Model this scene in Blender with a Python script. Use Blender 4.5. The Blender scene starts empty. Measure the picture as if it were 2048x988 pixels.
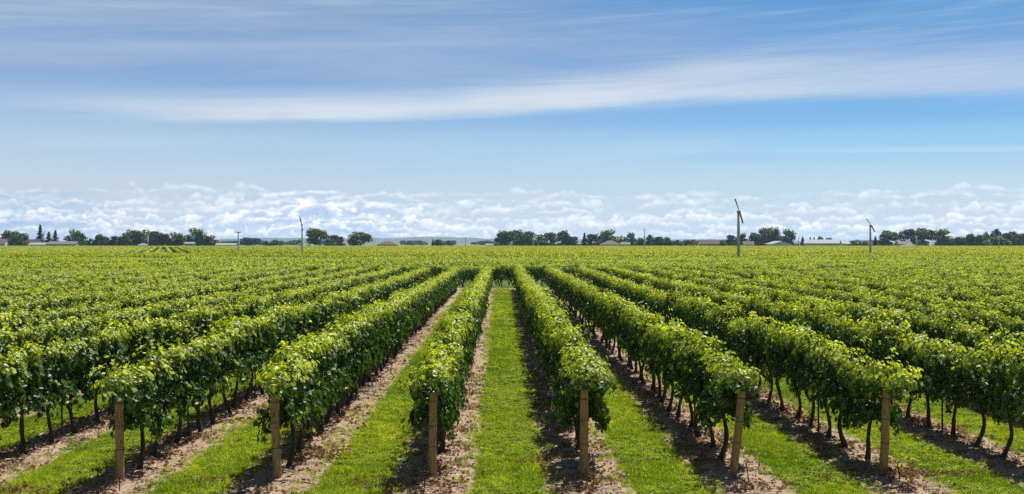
import bpy, math, random
import numpy as np
from mathutils import Vector, Matrix

random.seed(7)
RNG = np.random.default_rng(11)
SC = bpy.context.scene
COL = SC.collection
R = math.radians

# ------------------------------------------------------------------ measures
F = 2203.0            # focal length in photo pixels
CX, CY = 1003.0, 486.0
CAMH = 3.86
ROW0 = 0.12           # centre of the grass path
SP = 2.5              # row spacing
EXPOSURE = 0.8
SKY = 0.05
SUN_EL, SUN_AZ = 57.0, 24.0
ROW_END = 90.0

def wx(px, z): return (px - CX) / F * z
def hz(py, z): return CAMH + (CY - py) / F * z

# ------------------------------------------------------------------ helpers
def value_noise(x, y, seed=0):
    x = np.asarray(x, float); y = np.asarray(y, float)
    xi = np.floor(x).astype(np.int64); yi = np.floor(y).astype(np.int64)
    fx = x - xi; fy = y - yi
    fx = fx*fx*(3-2*fx); fy = fy*fy*(3-2*fy)
    def h(a, b):
        n = (a*374761393 + b*668265263 + seed*974711) & 0x7fffffff
        n = ((n ^ (n >> 13)) * 1274126177) & 0x7fffffff
        return ((n ^ (n >> 16)) & 0xffff) / 65535.0
    return (h(xi, yi)*(1-fx)+h(xi+1, yi)*fx)*(1-fy) + (h(xi, yi+1)*(1-fx)+h(xi+1, yi+1)*fx)*fy

def row_dist(x):
    return np.abs(np.mod(np.asarray(x, float)-ROW0, SP) - SP/2)

def zg(x, y):
    x = np.asarray(x, float); y = np.asarray(y, float)
    d = row_dist(x)
    near = np.clip((96-y)/4, 0, 1)*np.clip((60-np.abs(x))/10, 0, 1)
    berm = 0.06*np.exp(-(d/0.42)**2)
    n = 0.035*(value_noise(x*3.1, y*3.1, 1)-.5) + 0.03*(value_noise(x*9, y*9, 2)-.5)*(d < .75)
    return (berm + n)*near

def zgf(x, y): return float(zg(x, y))

def mk(name, V, faces, mats=(), midx=None, smooth=False, attrs=None, parent=None, link=True, loc=None):
    """one mesh object from a vertex array and a list of face arrays"""
    me = bpy.data.meshes.new(name)
    V = np.asarray(V, np.float32).reshape(-1, 3)
    me.vertices.add(len(V)); me.vertices.foreach_set('co', V.ravel())
    faces = [np.asarray(f, np.int32) for f in faces if len(f)]
    if faces:
        loops = np.concatenate([f.ravel() for f in faces])
        tot = np.concatenate([np.full(len(f), f.shape[1], np.int32) for f in faces])
        st = np.concatenate([[0], np.cumsum(tot)[:-1]]).astype(np.int32)
        me.loops.add(len(loops)); me.loops.foreach_set('vertex_index', loops)
        me.polygons.add(len(tot)); me.polygons.foreach_set('loop_start', st)
        if midx is not None: me.polygons.foreach_set('material_index', np.asarray(midx, np.int32))
        me.polygons.foreach_set('use_smooth', np.full(len(tot), smooth, bool))
    for m in mats: me.materials.append(m)
    me.update(calc_edges=True)
    for k, (typ, arr) in (attrs or {}).items():
        at = me.attributes.new(k, typ, 'POINT')
        arr = np.asarray(arr)
        at.data.foreach_set('vector' if typ == 'FLOAT_VECTOR' else 'value', arr.ravel().astype(np.int32 if typ == 'INT' else np.float32))
    o = bpy.data.objects.new(name, me)
    if link: COL.objects.link(o)
    if parent is not None: o.parent = parent
    if loc is not None: o.location = loc
    return o

class MB:
    """collects primitive shapes into one mesh"""
    def __init__(s): s.V = []; s.F = {}; s.n = 0
    def add(s, V, F):
        V = np.asarray(V, float)
        for f in F: s.F.setdefault(len(f), []).append([i+s.n for i in f])
        s.V.append(V); s.n += len(V)
    def box(s, c, d, rot=None):
        q = np.array([[x, y, z] for x in (-.5, .5) for y in (-.5, .5) for z in (-.5, .5)])*np.array(d)
        if rot is not None: q = q @ np.array(rot.to_3x3()).T
        s.add(q+np.array(c), [(0, 1, 3, 2), (4, 6, 7, 5), (0, 4, 5, 1), (2, 3, 7, 6), (0, 2, 6, 4), (1, 5, 7, 3)])
    def tube(s, pts, rad, n=8, caps=True, jitter=0.0, rng=None):
        pts = np.asarray(pts, float); m = len(pts)
        V = []
        t0 = None
        for i in range(m):
            t = pts[min(i+1, m-1)] - pts[max(i-1, 0)]
            t /= (np.linalg.norm(t)+1e-9)
            a = np.array([1., 0, 0]) if abs(t[0]) < .9 else np.array([0, 1., 0])
            u = np.cross(t, a); u /= np.linalg.norm(u); v = np.cross(t, u)
            for k in range(n):
                th = 2*math.pi*k/n
                r = rad[i]*(1+(jitter*(rng.random()-.5)*2 if rng is not None else 0))
                V.append(pts[i]+r*(math.cos(th)*u+math.sin(th)*v))
        Fs = []
        for i in range(m-1):
            for k in range(n):
                a, b = i*n+k, i*n+(k+1) % n
                Fs.append((a, b, b+n, a+n))
        if caps:
            Fs.append(tuple(range(n-1, -1, -1))); Fs.append(tuple((m-1)*n+k for k in range(n)))
        s.add(V, Fs)
    def build(s, name, mat, parent=None, smooth=False, link=True):
        V = np.concatenate(s.V) if s.V else np.zeros((0, 3))
        return mk(name, V, [np.array(f) for f in s.F.values()], [mat], smooth=smooth, parent=parent, link=link)

def tag(o, label=None, cat=None, group=None, kind=None):
    if label: o['label'] = label
    if cat: o['category'] = cat
    if group: o['group'] = group
    if kind: o['kind'] = kind
    return o

def empty(name, loc, rz=0.0):
    o = bpy.data.objects.new(name, None); COL.objects.link(o)
    o.empty_display_size = .2
    o.location = loc; o.rotation_euler = (0, 0, rz)
    return o

# ------------------------------------------------------------------ node helper
class NT:
    def __init__(s, tree): s.t = tree; s.L = tree.links
    def node(s, typ, **kw):
        n = s.t.nodes.new(typ)
        for k, v in kw.items(): setattr(n, k, v)
        return n
    def put(s, sock, v):
        if isinstance(v, X): s.L.new(v.s, sock)
        elif isinstance(v, bpy.types.NodeSocket): s.L.new(v, sock)
        elif v is not None: sock.default_value = v
    def math(s, op, a, b=None, c=None, clamp=False):
        n = s.node('ShaderNodeMath', operation=op, use_clamp=clamp)
        s.put(n.inputs[0], a)
        if b is not None: s.put(n.inputs[1], b)
        if c is not None: s.put(n.inputs[2], c)
        return X(s, n.outputs[0])
    def ss(s, lo, hi, v):
        n = s.node('ShaderNodeMapRange', interpolation_type='SMOOTHSTEP')
        s.put(n.inputs['Value'], v); s.put(n.inputs['From Min'], lo); s.put(n.inputs['From Max'], hi)
        return X(s, n.outputs[0])
    def xyz(s, x, y, z=0.0):
        n = s.node('ShaderNodeCombineXYZ')
        s.put(n.inputs[0], x); s.put(n.inputs[1], y); s.put(n.inputs[2], z)
        return n.outputs[0]
    def sep(s, v):
        n = s.node('ShaderNodeSeparateXYZ'); s.L.new(v, n.inputs[0])
        return [X(s, o) for o in n.outputs]
    def noise(s, vec, scale=1.0, detail=3.0, rough=.5, dist=0.0):
        n = s.node('ShaderNodeTexNoise', noise_dimensions='3D')
        s.put(n.inputs['Vector'], vec); s.put(n.inputs['Scale'], scale); s.put(n.inputs['Detail'], detail)
        s.put(n.inputs['Roughness'], rough); s.put(n.inputs['Distortion'], dist)
        return X(s, n.outputs[0])
    def voro(s, vec, scale=1.0, smooth=.3):
        n = s.node('ShaderNodeTexVoronoi', feature='SMOOTH_F1', voronoi_dimensions='2D')
        s.put(n.inputs['Vector'], vec); s.put(n.inputs['Scale'], scale); n.inputs['Smoothness'].default_value = smooth
        return X(s, n.outputs['Distance'])
    def mix(s, f, a, b, blend='MIX'):
        n = s.node('ShaderNodeMix', data_type='RGBA', blend_type=blend)
        s.put(n.inputs[0], f)
        for sock, v in ((n.inputs[6], a), (n.inputs[7], b)):
            if isinstance(v, tuple): v = (v+(1.0,))[:4]
            s.put(sock, v)
        return X(s, n.outputs[2])
    def ramp(s, f, stops, interp='LINEAR'):
        n = s.node('ShaderNodeValToRGB'); n.color_ramp.interpolation = interp
        el = n.color_ramp.elements
        while len(el) < len(stops): el.new(.5)
        for e, (p, c) in zip(el, stops):
            e.position = p; e.color = (tuple(c)+(1.0,))[:4]
        s.put(n.inputs[0], f)
        return X(s, n.outputs[0])
class X:
    def __init__(s, nt, sock): s.n = nt; s.s = sock
    def __add__(s, o): return s.n.math('ADD', s, o)
    __radd__ = __add__
    def __mul__(s, o): return s.n.math('MULTIPLY', s, o)
    __rmul__ = __mul__
    def __sub__(s, o): return s.n.math('SUBTRACT', s, o)
    def __rsub__(s, o): return s.n.math('SUBTRACT', o, s)

def new_mat(name):
    m = bpy.data.materials.new(name); m.use_nodes = True
    t = m.node_tree; t.nodes.clear()
    nt = NT(t); out = nt.node('ShaderNodeOutputMaterial')
    return m, nt, out

def simple(name, col, rough=.7, var=.25, scale=3.0, metallic=0.0, bump=0.0, spec=.3, stretch=(1, 1, 1)):
    """plain material with a patchy tone"""
    m, nt, out = new_mat(name)
    b = nt.node('ShaderNodeBsdfPrincipled')
    tc = nt.node('ShaderNodeTexCoord'); mp = nt.node('ShaderNodeMapping'); mp.inputs['Scale'].default_value = stretch
    nt.L.new(tc.outputs['Object'], mp.inputs[0])
    n = nt.noise(mp.outputs[0], scale, 5, .6)
    c = nt.mix(n, tuple(x*(1-var) for x in col), tuple(min(1, x*(1+var)) for x in col))
    nt.put(b.inputs['Base Color'], c); b.inputs['Roughness'].default_value = rough; b.inputs['Metallic'].default_value = metallic
    b.inputs['Specular IOR Level'].default_value = spec
    if bump:
        bp = nt.node('ShaderNodeBump'); bp.inputs['Strength'].default_value = bump; bp.inputs['Distance'].default_value = .02
        nt.put(bp.inputs['Height'], n); nt.L.new(bp.outputs[0], b.inputs['Normal'])
    nt.L.new(b.outputs[0], out.inputs[0])
    return m

def leaf_mat(name, dark, light, young_lit, trans=.4, gloss=.1, rough=.38, under=1.3, objvar=.35):
    """thin leaf: reflects, lets light through, shines; tone varies leaf by leaf"""
    m, nt, out = new_mat(name)
    av = nt.node('ShaderNodeAttribute', attribute_name='tone'); ay = nt.node('ShaderNodeAttribute', attribute_name='young_lit')
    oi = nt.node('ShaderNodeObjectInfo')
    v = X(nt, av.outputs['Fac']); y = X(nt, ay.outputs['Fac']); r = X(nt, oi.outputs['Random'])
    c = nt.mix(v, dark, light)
    c = nt.mix(y, c, young_lit)  # third colour
    g = nt.node('ShaderNodeHueSaturation'); nt.put(g.inputs['Color'], c)
    nt.put(g.inputs['Value'], r*objvar + (1-objvar/2)); nt.put(g.inputs['Hue'], r*-.012+.506)
    geo = nt.node('ShaderNodeNewGeometry')
    cu = nt.mix(X(nt, geo.outputs['Backfacing']), X(nt, g.outputs[0]), nt.mix(.8, X(nt, g.outputs[0]), tuple(x*under for x in light)+(1,)))
    d = nt.node('ShaderNodeBsdfDiffuse'); nt.put(d.inputs[0], cu)
    t = nt.node('ShaderNodeBsdfTranslucent')
    tcol = nt.mix(1.0, X(nt, g.outputs[0]), (1.7, 1.75, .5), 'MULTIPLY'); nt.put(t.inputs[0], tcol)
    mx = nt.node('ShaderNodeMixShader'); nt.put(mx.inputs[0], y*(trans*.5)+trans*.68)
    nt.L.new(d.outputs[0], mx.inputs[1]); nt.L.new(t.outputs[0], mx.inputs[2])
    gl = nt.node('ShaderNodeBsdfGlossy'); gl.inputs['Roughness'].default_value = rough; gl.inputs[0].default_value = (.9, .95, 1, 1)
    lw = nt.node('ShaderNodeLayerWeight'); lw.inputs[0].default_value = .35
    m2 = nt.node('ShaderNodeMixShader'); nt.put(m2.inputs[0], X(nt, lw.outputs['Fresnel'])*gloss + gloss*.35)
    nt.L.new(mx.outputs[0], m2.inputs[1]); nt.L.new(gl.outputs[0], m2.inputs[2])
    nt.L.new(m2.outputs[0], out.inputs[0])
    return m

# ------------------------------------------------------------------ materials
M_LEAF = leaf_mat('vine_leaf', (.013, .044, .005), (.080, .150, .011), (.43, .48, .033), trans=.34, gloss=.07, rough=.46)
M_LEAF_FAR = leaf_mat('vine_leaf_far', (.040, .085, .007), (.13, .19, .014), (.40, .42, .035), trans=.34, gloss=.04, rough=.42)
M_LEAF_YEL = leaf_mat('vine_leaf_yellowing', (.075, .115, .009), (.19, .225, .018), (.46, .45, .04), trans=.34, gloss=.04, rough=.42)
M_BARK = simple('vine_bark', (.055, .040, .030), .9, .5, 30, bump=.6, stretch=(1, 1, .3))
M_GRASS = leaf_mat('grass_blade', (.060, .125, .004), (.20, .295, .010), (.44, .42, .07), trans=.45, gloss=.012, rough=.45, under=1.0, objvar=.75)
M_DEAD = leaf_mat('dry_leaf', (.16, .075, .035), (.30, .17, .09), (.38, .26, .10), trans=.15, gloss=.04, rough=.6, under=1.0, objvar=.5)
M_STONE = simple('clod', (.26, .18, .125), .95, .3, 12)
M_METAL = simple('rusty_rod', (.06, .035, .025), .75, .4, 20)
M_STAKE = simple('dark_stake', (.045, .04, .035), .7, .4, 20)
M_WIRE = simple('trellis_wire', (.05, .045, .04), .5, .2, 20, metallic=.5)

def wood_mat():
    m, nt, out = new_mat('weathered_wood')
    b = nt.node('ShaderNodeBsdfPrincipled'); tc = nt.node('ShaderNodeTexCoord'); oi = nt.node('ShaderNodeObjectInfo')
    mp = nt.node('ShaderNodeMapping'); mp.inputs['Scale'].default_value = (1, 1, .06); nt.L.new(tc.outputs['Object'], mp.inputs[0])
    g = nt.noise(mp.outputs[0], 55, 6, .65, .3); p = nt.noise(tc.outputs['Object'], 4, 4, .6)
    c = nt.ramp(g, [(.25, (.05, .03, .012)), (.45, (.30, .19, .062)), (.8, (.50, .36, .15))])
    c = nt.mix(nt.ss(.5, .75, p)*.5, c, (.22, .20, .13))
    mp2 = nt.node('ShaderNodeMapping'); mp2.inputs['Scale'].default_value = (1, 1, .25); nt.L.new(tc.outputs['Object'], mp2.inputs[0])
    c = nt.mix(nt.ss(.60, .66, nt.noise(mp2.outputs[0], 38, 3, .6))*.8, c, (.035, .022, .012))
    nt.put(b.inputs['Base Color'], c); b.inputs['Roughness'].default_value = .85
    bp = nt.node('ShaderNodeBump'); bp.inputs['Strength'].default_value = .7; bp.inputs['Distance'].default_value = .01
    nt.put(bp.inputs['Height'], g); nt.L.new(bp.outputs[0], b.inputs['Normal']); nt.L.new(b.outputs[0], out.inputs[0])
    return m
M_WOOD = wood_mat()

def ground_mat():
    m, nt, out = new_mat('ground_soil_and_turf')
    b = nt.node('ShaderNodeBsdfPrincipled'); geo = nt.node('ShaderNodeNewGeometry')
    P = geo.outputs['Position']; x, y, z = nt.sep(P)
    fm = nt.math('FLOORED_MODULO', x - ROW0, SP)
    d = nt.math('ABSOLUTE', fm - SP/2)
    edge = nt.noise(P, 2.2, 4, .65)*.42 + nt.noise(P, 11, 2, .5)*.12
    soilf = 1 - nt.ss(.70, .80, d + edge - .23)
    inblock = 1 - nt.ss(ROW_END-1.2, ROW_END-.4, y + nt.noise(P, 1.5, 3)*.8)
    track = nt.ss(ROW_END-1.2, ROW_END-.4, y + nt.noise(P, 1.5, 3)*.8)*(1 - nt.ss(94.2, 95.2, y))
    s1 = nt.noise(P, 1.3, 5, .6); s2 = nt.noise(P, 14, 6, .7); s3 = nt.noise(P, 60, 3, .6)
    soil = nt.ramp(s2, [(.30, (.10, .066, .045)), (.48, (.26, .185, .125)), (.70, (.40, .305, .21))])
    soil = nt.mix(nt.ss(.5, .75, s1)*.5, soil, (.24, .14, .085))
    soil = nt.mix(nt.ss(.55, .72, s3)*.55, soil, (.13, .07, .04))
    soil = nt.mix(nt.ss(.52, .66, nt.noise(P, 5, 4, .65))*.55, soil, (.15, .092, .058))
    turf = nt.mix(s2, (.045, .085, .012), (.11, .17, .022))
    turf = nt.mix(nt.ss(.58, .75, s1)*.5, turf, (.16, .15, .05))
    c = nt.mix(soilf*inblock, turf, soil)
    c = nt.mix(track*nt.ss(.42, .58, s1+.06), c, soil)
    far = nt.ss(95, 110, y)
    c = nt.mix(far, c, nt.mix(s1, (.07, .12, .02), (.13, .17, .04)))
    nt.put(b.inputs['Base Color'], c); b.inputs['Roughness'].default_value = .95; b.inputs['Specular IOR Level'].default_value = .15
    bp = nt.node('ShaderNodeBump'); bp.inputs['Strength'].default_value = .8; bp.inputs['Distance'].default_value = .03
    nt.put(bp.inputs['Height'], s2*.7 + s3*.4); nt.L.new(bp.outputs[0], b.inputs['Normal'])
    nt.L.new(b.outputs[0], out.inputs[0])
    return m

# ------------------------------------------------------------------ ground: one sheet to the horizon, finer near the camera
xs = np.concatenate([[-8000, -4000, -2000, -1000, -500, -250, -120, -80, -60, -45, -35, -28, -22, -18], np.arange(-15, 15.01, .11), [18, 22, 28, 35, 45, 60, 80, 120, 250, 500, 1000, 2000, 4000, 8000]])
ys = np.concatenate([[-400, -100, -30, -5, 6, 12], np.arange(15, 50, .11), np.arange(50, 97, .4), [100, 120, 160, 240, 400, 700, 1000, 2000, 4000, 8000]])
gx, gy = np.meshgrid(xs, ys)
GV = np.stack([gx, gy, zg(gx, gy)], -1).reshape(-1, 3)
nx, ny = len(xs), len(ys)
ii = (np.arange(ny-1)[:, None]*nx + np.arange(nx-1)[None, :]).ravel()
ground = mk('ground', GV, [np.stack([ii, ii+1, ii+nx+1, ii+nx], 1)], [ground_mat()], smooth=True)
tag(ground, kind='structure')

# ------------------------------------------------------------------ leaves
LEAF_V = np.array([(0, 0, 0), (.26, -.2, .07), (.52, .05, .10), (.36, .24, .07), (.55, .48, .08), (.26, .58, .05), (0, .95, -.10), (0, .36, -.02),
                   (-.26, -.2, .07), (-.52, .05, .10), (-.36, .24, .07), (-.55, .48, .08), (-.26, .58, .05)])
LEAF_F = np.array([(0, 1, 2), (0, 2, 7), (7, 2, 3), (7, 3, 4), (7, 4, 5), (7, 5, 6), (0, 9, 8), (0, 7, 9), (7, 10, 9), (7, 11, 10), (7, 12, 11), (7, 6, 12)])
DIA_V = np.array([(0, -.1, 0), (.5, .35, .1), (0, .9, -.08), (-.5, .35, .1)]); DIA_F = np.array([(0, 1, 2), (0, 2, 3)])

def nrm(a):
    a = np.asarray(a, float); return a/(np.linalg.norm(a, axis=-1, keepdims=True)+1e-9)

def leaves_geo(P, N, T, S, TV, TF):
    N = nrm(N); T = nrm(T - (T*N).sum(-1, keepdims=True)*N); B = np.cross(T, N)
    k = len(TV)
    V = P[:, None, :] + S[:, None, None]*(TV[None, :, 0:1]*B[:, None, :] + TV[None, :, 1:2]*T[:, None, :] + TV[None, :, 2:3]*N[:, None, :])
    Fc = (np.arange(len(P))[:, None, None]*k + TF[None]).reshape(-1, TF.shape[1])
    return V.reshape(-1, 3), Fc, k

def vine_leaf_data(rng, nsh=22):
    """shoots rise from the wires, lean out and droop; leaves alternate along them"""
    Ps, Ns, Ts, Ss, Ys = [], [], [], [], []
    for sh in range(nsh):
        side = rng.choice([-1, 1])
        p = np.array([rng.normal(0, .05), rng.uniform(-.62, .62), rng.uniform(.74, .98)])
        hang = rng.random() < .30
        d = np.array([side*rng.uniform(.05, .38), rng.normal(0, .16), 1.0])
        if hang: d = np.array([side*rng.uniform(.6, 1.0), rng.normal(0, .3), .5])
        L = rng.uniform(.75, 1.35) if not hang else rng.uniform(.5, .9)
        topz = rng.uniform(1.52, 1.66)
        if sh < 1 and rng.random() < .5: topz += rng.uniform(.10, .28); L += .4
        n = int(L/.042)
        s0 = rng.uniform(.076, .104)
        for i in range(n):
            d = d/np.linalg.norm(d)
            p = p + d*.042
            d = d + rng.normal(0, .085, 3)
            if p[2] > topz: d += np.array([side*.16, 0, -.22])
            if hang: d += np.array([0, 0, -.13])
            if abs(p[0]) > .30: d[0] -= np.sign(p[0])*.22
            f = i/n
            for q in range(2 if rng.random() < .45 else 1):
                o = rng.normal(0, 1, 3); o[0] += side*1.0 + p[0]*1.5; o[2] += .15
                o = o/np.linalg.norm(o)
                P = p + o*rng.uniform(.05, .12)
                P[0] *= .68
                if P[2] < .52: continue
                out = P[0]/.26
                N = np.array([.9*out, -.1, .60+.5*max(0, (P[2]-1.5)/.4)]) + rng.normal(0, 1, 3)*(.42, .62, .42)
                T = np.array([out*.6, 0, -.6]) + rng.normal(0, .65, 3)
                young_lit = max(0, (f-.30)/.70)*1.2*min(1, max(0, (P[2]-1.48)/.22)) + max(0, f-.88)*.8  # young tips, plus sunlit canopy top painted in as brighter leaf colour
                Ps.append(P); Ns.append(N); Ts.append(T)
                Ss.append(s0*rng.uniform(.75, 1.25)*(1-.35*young_lit)); Ys.append(min(1, young_lit*rng.uniform(.4, 1.2)))
    P, N, T, S, Y = [np.array(a) for a in (Ps, Ns, Ts, Ss, Ys)]
    # leaves gather into billows along the hedge: each billow shows its outer leaves, with dark clefts between
    C = []
    for yy in np.arange(-.60, .61, .24):
        C.append((rng.normal(0, .10), yy+rng.normal(0, .08), rng.uniform(1.50, 1.70), rng.uniform(.17, .27)))
        for sd in (-1, 1):
            for zz in (1.28, .92):
                C.append((sd*rng.uniform(.08, .24), yy+.12*(zz < 1.1)+rng.normal(0, .08), zz+rng.normal(0, .11), rng.uniform(.13, .25)))
    C = np.array(C)
    D = np.linalg.norm((P[:, None, :]-C[None, :, :3])*np.array([1, 1, .9]), axis=2)-C[None, :, 3]*.6
    q = D.argmin(1); dv = nrm(P-C[q, :3]+rng.normal(0, .02, P.shape)); f = np.where(rng.random(len(P)) < .72, rng.uniform(.55, .95, len(P)), 0)*(P[:, 2] < 2.0)
    shell = C[q, :3]+dv*(C[q, 3]*rng.uniform(.72, 1.12, len(P)))[:, None]
    P = P*(1-f[:, None])+shell*f[:, None]
    N = N+dv*1.1*(f > 0)[:, None]
    Y = Y*np.clip(1+.5*dv[:, 2]*(f > 0), .4, 1.4)  # upper side of each billow coloured brighter, underside duller, as painted light
    return [P, N, T, S, np.clip(Y, 0, 1)]

def tone_of(rng, Y):
    n = len(Y)
    tone = np.clip(rng.beta(1.6, 2.0, n), 0, 1)
    y = Y.copy(); k = rng.random(n) < .018; y[k] = 1.0
    return tone, y

def foliage(name, data, rng, TV, TF, link=False, mat=None):
    P, N, T, S, Y = data
    V, Fc, k = leaves_geo(P, N, T, S, TV, TF)
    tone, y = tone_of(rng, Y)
    return mk(name, V, [Fc], [mat or M_LEAF], attrs={'tone': ('FLOAT', np.repeat(tone, k)), 'young_lit': ('FLOAT', np.repeat(y, k))}, link=link)

def trunk_geo(rng, n=8, segs=9):
    mb = MB()
    lean = rng.normal(0, .10, 2); pts = []; rad = []
    ph = rng.uniform(0, 6, 2)
    for i in range(segs):
        f = i/(segs-1); z = -.06 + .96*f
        w = .062*np.array([math.sin(f*5+ph[0]), math.sin(f*4.2+ph[1])*1.3])
        pts.append([lean[0]*f*(1-f)*1.5+w[0]*(1-.5*f), lean[1]*(f-.3)+w[1], z])
        rad.append((.041-.012*f)*(1+rng.uniform(-.15, .2))*(1.3 if i < 2 else 1))
    mb.tube(pts, rad, n, jitter=.15, rng=rng)
    top = np.array(pts[-1])
    for sgn in (-1, 1):                                   # the two arms along the wire
        arm = [top+np.array([0, 0, -.05]), top+np.array([0, sgn*.14, .03]), np.array([rng.normal(0, .02), sgn*.38, .92]), np.array([0, sgn*.60, .93])]
        mb.tube(arm, [.03, .026, .02, .014], 6, jitter=.15, rng=rng)
    return mb

NVAR = 10
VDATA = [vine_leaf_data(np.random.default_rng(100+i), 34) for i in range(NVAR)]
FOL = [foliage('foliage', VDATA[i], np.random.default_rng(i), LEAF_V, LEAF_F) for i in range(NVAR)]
TRK = [trunk_geo(np.random.default_rng(50+i)).build('trunk', M_BARK, smooth=True, link=False) for i in range(8)]

def combo(name, parts):
    """join meshes [(object, offset)] into one template mesh"""
    V, Fs, mi, tone, young_lit = [], [], [], [], []; n = 0; mats = []
    for o, off in parts:
        me = o.data
        co = np.empty(len(me.vertices)*3, np.float32); me.vertices.foreach_get('co', co); co = co.reshape(-1, 3)+np.array(off, np.float32)
        m = me.materials[0]
        if m not in mats: mats.append(m)
        by = {}
        lt = np.empty(len(me.polygons), np.int32); me.polygons.foreach_get('loop_total', lt)
        li = np.empty(len(me.loops), np.int32); me.loops.foreach_get('vertex_index', li)
        st = np.concatenate([[0], np.cumsum(lt)[:-1]])
        for sz in np.unique(lt):
            sel = st[lt == sz]
            f = np.stack([li[sel+j] for j in range(sz)], 1)+n
            Fs.append(f); mi.append(np.full(len(f), mats.index(m)))
        for nm, arr in (('tone', tone), ('young_lit', young_lit)):
            a = np.zeros(len(co), np.float32)
            if nm in me.attributes: me.attributes[nm].data.foreach_get('value', a)
            arr.append(a)
        V.append(co); n += len(co)
    return mk(name, np.concatenate(V), Fs, mats, midx=np.concatenate(mi), attrs={'tone': ('FLOAT', np.concatenate(tone)), 'young_lit': ('FLOAT', np.concatenate(young_lit))}, link=False)

def seg_data(rng, nv, keep, grow):
    out = [[] for _ in range(5)]
    for j in range(nv):
        dd = VDATA[rng.integers(NVAR)]
        k = rng.random(len(dd[0])) < keep
        P = dd[0][k].copy(); P[:, 2] = .9+(P[:, 2]-.9)*rng.uniform(.92, 1.1); P[:, 1] += (j-(nv-1)/2)*1.15
        for q, a in enumerate((P, dd[1][k], dd[2][k], dd[3][k]*grow, dd[4][k])): out[q].append(a)
    return [np.concatenate(a) for a in out]

NEARV = [combo('vine_near', [(FOL[i], (0, 0, 0)), (TRK[i % 8], (0, 0, 0))]) for i in range(NVAR)]
MIDV = []
for i in range(5):
    rg = np.random.default_rng(300+i)
    f = foliage('f', seg_data(rg, 4, .42, 1.5), rg, DIA_V, DIA_F)
    MIDV.append(combo('vine_mid', [(f, (0, 0, 0))]+[(TRK[rg.integers(8)], (0, (j-1.5)*1.15, 0)) for j in range(4)]))
FARV = []
for i in range(6):
    rg = np.random.default_rng(400+i)
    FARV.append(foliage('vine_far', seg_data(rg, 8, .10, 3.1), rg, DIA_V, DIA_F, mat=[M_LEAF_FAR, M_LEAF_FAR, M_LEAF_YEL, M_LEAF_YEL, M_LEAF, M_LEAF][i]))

# ------------------------------------------------------------------ scattering by geometry nodes (for what nobody could count)
def scatter(name, P, ROT, SCL, IDX, protos, kind='stuff', cat=None, label=None):
    o = mk(name, P, [], attrs={'rot': ('FLOAT_VECTOR', ROT), 'scl': ('FLOAT_VECTOR', SCL), 'idx': ('INT', IDX)})
    for m in {mm for p in protos for mm in p.data.materials}: o.data.materials.append(m)
    ng = bpy.data.node_groups.new(name+'_scatter', 'GeometryNodeTree')
    ng.interface.new_socket('Geometry', in_out='INPUT', socket_type='NodeSocketGeometry')
    ng.interface.new_socket('Geometry', in_out='OUTPUT', socket_type='NodeSocketGeometry')
    gi = ng.nodes.new('NodeGroupInput'); go = ng.nodes.new('NodeGroupOutput')
    iop = ng.nodes.new('GeometryNodeInstanceOnPoints')
    g2i = ng.nodes.new('GeometryNodeGeometryToInstance')
    for p in reversed(protos):
        oi = ng.nodes.new('GeometryNodeObjectInfo'); oi.inputs['Object'].default_value = p
        oi.inputs['As Instance'].default_value = False; oi.transform_space = 'ORIGINAL'
        ng.links.new(oi.outputs['Geometry'], g2i.inputs[0])
    ng.links.new(gi.outputs[0], iop.inputs['Points']); ng.links.new(g2i.outputs[0], iop.inputs['Instance'])
    iop.inputs['Pick Instance'].default_value = True
    for nm, typ, sock in (('rot', 'FLOAT_VECTOR', 'Rotation'), ('scl', 'FLOAT_VECTOR', 'Scale'), ('idx', 'INT', 'Instance Index')):
        na = ng.nodes.new('GeometryNodeInputNamedAttribute'); na.data_type = typ; na.inputs[0].default_value = nm
        ng.links.new(na.outputs[0], iop.inputs[sock])
    ng.links.new(iop.outputs[0], go.inputs[0])
    md = o.modifiers.new('scatter', 'NODES'); md.node_group = ng
    tag(o, label, cat, kind=kind)
    return o

# ------------------------------------------------------------------ the near block of vines
ORD = ['first', 'second', 'third', 'fourth', 'fifth', 'sixth', 'seventh', 'eighth', 'ninth', 'tenth', 'eleventh', 'twelfth', 'thirteenth', 'fourteenth',
       'fifteenth', 'sixteenth', 'seventeenth', 'eighteenth', 'nineteenth', 'twentieth'] + ['twenty-'+s for s in ('first', 'second', 'third', 'fourth', 'fifth', 'sixth', 'seventh', 'eighth', 'ninth')] + \
      ['thirtieth'] + ['thirty-'+s for s in ('first', 'second', 'third', 'fourth', 'fifth', 'sixth', 'seventh', 'eighth', 'ninth')] + ['fortieth']
START = {-3: 17.74, -2: 17.85, -1: 18.0, 0: 18.2, 1: 18.3, 2: 18.3}
def row_start(k):
    if k in START: return START[k]
    return 17.74 + (k+3)*-.1 if k < -3 else 18.3
def row_x(k): return ROW0 + SP*(k+.5)
def hvar(k, y): return .97+.08*float(value_noise(y*.45, k*7.3, 55))
def row_name(k): return f"{ORD[k] if k >= 0 else ORD[-k-1]} row {'right' if k >= 0 else 'left'} of the central grass path"

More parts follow.
